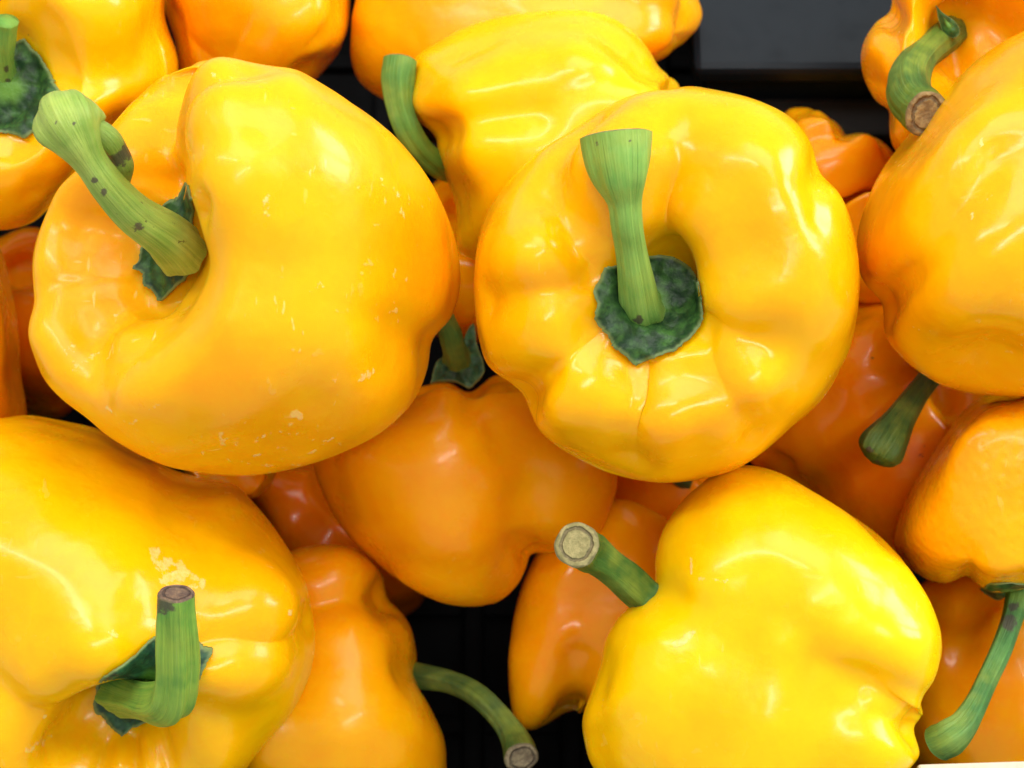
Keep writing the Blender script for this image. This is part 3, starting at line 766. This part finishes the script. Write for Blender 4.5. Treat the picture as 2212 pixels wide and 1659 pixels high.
add_calyx(Fp, FB, [(52, 83), (70, 105), (85, 120), (100, 145), (112, 165), (120, 185), (131, 207), (118, 222), (110, 232), (98, 248), (85, 262), (75, 278), (54, 298), (30, 290), (0, 286), (-50, 280), (-90, 230), (-95, 170), (-60, 110), (-10, 92), (20, 92)],
          center=(22, 190), lift=1.6, dome=2.2, edge_up=1.5, seed=9)
add_stem(Fp, [(20, 212, -30), (18, 180, -22), (12, 130, -14), (12, 80, -8), (14, 45, -5)], [4.3, 2.6, 1.8, 2.2, 2.6], light=(.28, .55, .11), dark=(.13, .38, .06), spots=.2, seed=17, brown=[(14, 150, 9), (18, 175, 7)])

H_out = [(1930, -70), (1921, 0), (1918, 28), (1890, 50), (1868, 85), (1859, 120), (1862, 160), (1876, 196), (1897, 227), (1920, 243), (1922, 285), (1935, 325), (1990, 380), (2080, 420), (2200, 400), (2300, 300), (2330, 150), (2290, 0), (2200, -90), (2060, -110)]
Hp, HB = pepper('golden yellow pepper in the top right corner with a thick curled stem end',
    dict(px=2090, py=150, mm=-50, axis=(-.10, .05, .95), L=80, R=40, ref='x', outline=H_out, center=(2080, 150), nu=220, nv=140, seed=41,
         lobes=[(178, .5, .5), (222, .48, .5), (130, .46, .5), (40, .46, .6), (-40, .46, .6)], p=11, cd=.22, kt=.3, wob=.8,
         strokes=[([(1919, 20), (1922, 80), (1930, 120), (1942, 160), (1955, 230)], 3.0, 3.0), ([(2066, 20), (2068, 110), (2072, 155)], 3.2, 4), ([(2100, 100)], -2.0, 10), ([(2010, 10), (2030, 50)], 1.8, 5)]),
    dict(hue=.24, flecks=.3, rough=.20, seed=9))
add_calyx(Hp, HB, [(2022, 12), (2040, 30), (2064, 46), (2074, 70), (2060, 82), (2040, 72), (2030, 50)], center=(2048, 52), depth=-20, seed=4, lift=.2, normal=(-.1, .05, .95))
add_stem(Hp, [(2105, 28, -50), (2070, 58, -36), (2028, 90, -24), (1985, 128, -16), (1962, 172, -10), (1968, 212, -6), (1990, 236, -3), (2002, 246, 0)], [3.6, 3.7, 3.8, 4.0, 4.5, 5.0, 5.2, 5.0], light=(.12, .22, .025), dark=(.03, .10, .015), spots=.3, seed=19, cut=True,
         cutcol=((.36, .27, .12), (.17, .11, .05), (.05, .03, .02)), ridges=7, ridge=.04)

D_out = [(772, -30), (757, 20), (752, 60), (752, 105), (764, 160), (790, 206), (834, 234), (920, 262), (1080, 270), (1260, 220), (1360, 160), (1430, 127), (1468, 98), (1500, 68), (1513, 34), (1508, -20), (1440, -100), (1300, -150), (1100, -165), (920, -140), (820, -90)]
Dp, DB = pepper('yellow pepper lying behind the top centre pepper, shaded orange at its left end',
    dict(px=1130, py=50, mm=-86, axis=(-.9, .1, -.2), L=104, R=44, ref='z', outline=D_out, center=(1130, 50), nu=180, nv=110, seed=45,
         lobes=[(45, .42, .6), (-45, .42, .6), (135, .42, .6), (225, .42, .6)], p=9, cd=.12, tb=.85, strokes=[([(752, 60), (800, 55), (900, 60)], .8, 8)]),
    dict(hue=.36, flecks=.05, rough=.24, seed=10))
E_out = [(352, -20), (360, 50), (378, 95), (395, 180), (440, 240), (520, 262), (600, 240), (655, 196), (690, 166), (715, 135), (736, 105), (750, 65), (757, 10), (745, -90), (660, -170), (550, -195), (430, -160)]
Ep, EB = pepper('golden pepper at the top edge, its blossom end towards the viewer, between two others',
    dict(px=555, py=30, mm=-80, axis=(.1, .5, -.8), L=80, R=44, ref='x', outline=E_out, center=(555, 30), nu=180, nv=110, seed=49,
         lobes=[(60, .44, .58), (150, .44, .58), (240, .44, .58), (330, .44, .58)], p=10, tb=.92, kb=.18, wob=.5, strokes=[([(690, 90), (655, 120), (640, 170)], 2.4, 5), ([(480, 80), (600, 70)], -1.5, 10)]),
    dict(hue=.38, flecks=.05, rough=.2, seed=11))

# ------------------------------------------------------------------ lower layer
O_out = [(665, 960), (672, 1009), (686, 1050), (715, 1110), (760, 1171), (821, 1224), (883, 1268), (935, 1295), (980, 1308), (1032, 1310), (1085, 1297), (1124, 1264), (1146, 1229), (1158, 1200), (1195, 1200), (1250, 1182), (1296, 1150), (1322, 1090), (1334, 1040), (1325, 970), (1280, 900), (1200, 845), (1120, 815),
         (1070, 805), (1040, 815), (1008, 838), (965, 826), (920, 832), (850, 850), (760, 880), (700, 915)]
Op, OB = pepper('orange tinted pepper in the shade at the centre, standing with its stem up',
    dict(px=1000, py=1060, mm=-64, axis=(.02, .86, .05), L=62, R=40, ref='z', outline=O_out, center=(1000, 1060), nu=220, nv=140, seed=53,
         lobes=[(-14, .42, .62), (62, .48, .54), (140, .42, .56), (215, .42, .56), (-88, .44, .52)], p=10, cd=.10, tb=.86, wob=.6, kb=.35,
         strokes=[([(1030, 838), (1060, 900), (1080, 960)], 1.6, 5), ([(1156, 1205), (1150, 1150), (1140, 1080)], 2.6, 7), ([(950, 850), (990, 860)], -1.2, 6)]),
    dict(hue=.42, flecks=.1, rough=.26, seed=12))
add_calyx(Op, OB, [(930, 826), (936, 800), (948, 775), (985, 770), (1010, 716), (1024, 702), (1030, 740), (1040, 770), (1046, 800), (1030, 822), (1014, 838), (985, 822), (955, 820)], center=(988, 790), depth=-50, seed=11, lift=.3, normal=(.0, .55, .8), light=(.06, .19, .07), dark=(.015, .07, .03))
add_stem(Op, [(990, 790, -52), (982, 755, -45), (970, 715, -40), (955, 680, -37), (940, 650, -34)], [3.8, 2.9, 2.6, 2.5, 2.6], light=(.17, .36, .07), dark=(.06, .20, .035), spots=.0, seed=21)

R_out = [(560, 1240), (600, 1205), (628, 1189), (685, 1177), (751, 1180), (799, 1207), (828, 1238), (835, 1275), (848, 1300), (868, 1322), (888, 1356), (900, 1404), (905, 1446), (918, 1492), (944, 1545), (962, 1588), (969, 1640), (965, 1720), (920, 1800), (800, 1860), (640, 1860), (520, 1780), (460, 1640), (450, 1500), (490, 1350)]
Rp, RB = pepper('golden orange pepper at the bottom left of centre, thin dark stem reaching right',
    dict(px=700, py=1520, mm=-66, axis=(.72, -.1, -.35), L=66, R=42, ref='z', outline=R_out, center=(700, 1520), nu=200, nv=130, seed=57,
         lobes=[(0, .44, .6), (-72, .48, .54), (72, .44, .6), (180, .40, .6)], p=10, cd=.12, wob=.8,
         strokes=[([(835, 1285), (790, 1288), (740, 1284), (685, 1299), (620, 1310)], 4.6, 5), ([(720, 1225)], -2.0, 9), ([(800, 1380)], -1.5, 10), ([(905, 1455), (860, 1450)], 1.5, 6), ([(870, 1530), (760, 1560)], -1.2, 9)]),
    dict(hue=.24, flecks=.05, rough=.22, seed=13))
add_stem(Rp, [(880, 1455, -70), (915, 1462, -62), (975, 1474, -56), (1035, 1504, -50), (1085, 1553, -46), (1115, 1600, -42), (1126, 1636, -36)], [3.2, 3.0, 2.7, 2.7, 2.9, 3.5, 4.2], light=(.085, .18, .035), dark=(.03, .085, .02), spots=.2, seed=23, cut=True,
         cutcol=((.35, .29, .17), (.17, .13, .08), (.05, .035, .025)))

S_out = [(1290, 1082), (1326, 1078), (1383, 1088), (1419, 1108), (1470, 1150), (1510, 1260), (1500, 1400), (1440, 1520), (1340, 1575), (1262, 1552), (1235, 1550), (1210, 1555), (1190, 1580), (1160, 1592), (1128, 1570), (1106, 1530), (1098, 1480), (1098, 1430), (1107, 1347), (1126, 1262), (1158, 1190), (1220, 1120)]
Sp, SB = pepper('orange pepper standing in shadow behind the cut stem, right of the dark gap',
    dict(px=1290, py=1330, mm=-72, axis=(.15, .85, -.2), L=58, R=28, ref='z', outline=S_out, center=(1300, 1340), nu=180, nv=120, seed=61,
         lobes=[(-55, .46, .56), (35, .46, .56), (130, .42, .6), (215, .42, .6)], p=10, tb=.95, kb=.4,
         strokes=[([(1222, 1560), (1232, 1500), (1250, 1420)], 2.4, 5), ([(1300, 1120)], -1.0, 8)]),
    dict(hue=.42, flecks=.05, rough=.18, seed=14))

K_out = [(1840, 640), (1900, 610), (1990, 650), (2080, 740), (2130, 860), (2120, 1000), (2060, 1130), (1980, 1200), (1890, 1200), (1800, 1150), (1730, 1090), (1670, 1040), (1620, 1000), (1610, 920), (1660, 820), (1740, 720)]
Kp, KB = pepper('shaded red orange pepper deep between the right hand peppers, club shaped stem across it',
    dict(px=1870, py=910, mm=-84, axis=(.55, .35, .55), L=70, R=38, ref='x', outline=K_out, center=(1880, 910), nu=200, nv=120, seed=65,
         lobes=[(10, .44, .58), (100, .44, .58), (190, .42, .58), (275, .44, .58)], p=10, cd=.2,
         strokes=[([(1690, 1000), (1720, 1050), (1745, 1085)], 2.4, 4), ([(1750, 1065), (1800, 1040), (1860, 1015)], 1.0, 4), ([(1760, 900)], .8, 9)],
         marks=[('brown', [(1995, 965), (1985, 985), (2000, 975)], 1.3, .55), ('brown', [(1883, 775)], .8, .9), ('brown', [(1690, 1020), (1730, 1040)], 2, .4)]),  # last brown mark paints shade into the gap at the lower left fold
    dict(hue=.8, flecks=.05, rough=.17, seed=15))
add_stem(Kp, [(2045, 765, -50), (2008, 815, -38), (1978, 855, -33), (1948, 898, -28), (1922, 940, -25), (1903, 970, -24), (1894, 986, -24), (1888, 996, -24)], [2.9, 2.8, 2.8, 3.5, 4.9, 5.4, 4.6, 2.6], light=(.10, .20, .035), dark=(.025, .085, .018), spots=.2, seed=25, brown=[(1878, 970, 10), (1895, 1000, 8)])

M_out = [(1960, 1290), (1990, 1265), (2030, 1240), (2120, 1225), (2230, 1230), (2340, 1280), (2420, 1400), (2430, 1560), (2350, 1700), (2220, 1760), (2080, 1740), (1980, 1690), (1930, 1600), (1920, 1450)]
Mp, MB = pepper('orange pepper in the lower right corner lying under the hanging stem',
    dict(px=2160, py=1490, mm=-78, axis=(-.2, .7, -.4), L=76, R=40, ref='z', outline=M_out, center=(2165, 1490), nu=180, nv=110, seed=69,
         lobes=[(-50, .46, .56), (10, .42, .54), (70, .44, .56), (160, .42, .6), (230, .42, .6)], p=10,
         strokes=[([(1990, 1320), (2060, 1325), (2110, 1290)], 2.6, 5), ([(2110, 1300), (2080, 1380), (2060, 1480)], 2.0, 6)]),
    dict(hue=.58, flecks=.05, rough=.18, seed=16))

def deep(label, c, r, mm, axis, hue, seed, outline=None, ref='z', lobes=FOUR, strokes=(), L=70, rough=.2):
    return pepper(label, dict(px=c[0], py=c[1], mm=mm, axis=axis, L=L, R=r, ref=ref, outline=outline, center=c if outline else None, nu=140, nv=90, seed=seed, lobes=lobes, p=10, strokes=strokes), dict(hue=hue, flecks=.08, rough=rough, seed=seed))
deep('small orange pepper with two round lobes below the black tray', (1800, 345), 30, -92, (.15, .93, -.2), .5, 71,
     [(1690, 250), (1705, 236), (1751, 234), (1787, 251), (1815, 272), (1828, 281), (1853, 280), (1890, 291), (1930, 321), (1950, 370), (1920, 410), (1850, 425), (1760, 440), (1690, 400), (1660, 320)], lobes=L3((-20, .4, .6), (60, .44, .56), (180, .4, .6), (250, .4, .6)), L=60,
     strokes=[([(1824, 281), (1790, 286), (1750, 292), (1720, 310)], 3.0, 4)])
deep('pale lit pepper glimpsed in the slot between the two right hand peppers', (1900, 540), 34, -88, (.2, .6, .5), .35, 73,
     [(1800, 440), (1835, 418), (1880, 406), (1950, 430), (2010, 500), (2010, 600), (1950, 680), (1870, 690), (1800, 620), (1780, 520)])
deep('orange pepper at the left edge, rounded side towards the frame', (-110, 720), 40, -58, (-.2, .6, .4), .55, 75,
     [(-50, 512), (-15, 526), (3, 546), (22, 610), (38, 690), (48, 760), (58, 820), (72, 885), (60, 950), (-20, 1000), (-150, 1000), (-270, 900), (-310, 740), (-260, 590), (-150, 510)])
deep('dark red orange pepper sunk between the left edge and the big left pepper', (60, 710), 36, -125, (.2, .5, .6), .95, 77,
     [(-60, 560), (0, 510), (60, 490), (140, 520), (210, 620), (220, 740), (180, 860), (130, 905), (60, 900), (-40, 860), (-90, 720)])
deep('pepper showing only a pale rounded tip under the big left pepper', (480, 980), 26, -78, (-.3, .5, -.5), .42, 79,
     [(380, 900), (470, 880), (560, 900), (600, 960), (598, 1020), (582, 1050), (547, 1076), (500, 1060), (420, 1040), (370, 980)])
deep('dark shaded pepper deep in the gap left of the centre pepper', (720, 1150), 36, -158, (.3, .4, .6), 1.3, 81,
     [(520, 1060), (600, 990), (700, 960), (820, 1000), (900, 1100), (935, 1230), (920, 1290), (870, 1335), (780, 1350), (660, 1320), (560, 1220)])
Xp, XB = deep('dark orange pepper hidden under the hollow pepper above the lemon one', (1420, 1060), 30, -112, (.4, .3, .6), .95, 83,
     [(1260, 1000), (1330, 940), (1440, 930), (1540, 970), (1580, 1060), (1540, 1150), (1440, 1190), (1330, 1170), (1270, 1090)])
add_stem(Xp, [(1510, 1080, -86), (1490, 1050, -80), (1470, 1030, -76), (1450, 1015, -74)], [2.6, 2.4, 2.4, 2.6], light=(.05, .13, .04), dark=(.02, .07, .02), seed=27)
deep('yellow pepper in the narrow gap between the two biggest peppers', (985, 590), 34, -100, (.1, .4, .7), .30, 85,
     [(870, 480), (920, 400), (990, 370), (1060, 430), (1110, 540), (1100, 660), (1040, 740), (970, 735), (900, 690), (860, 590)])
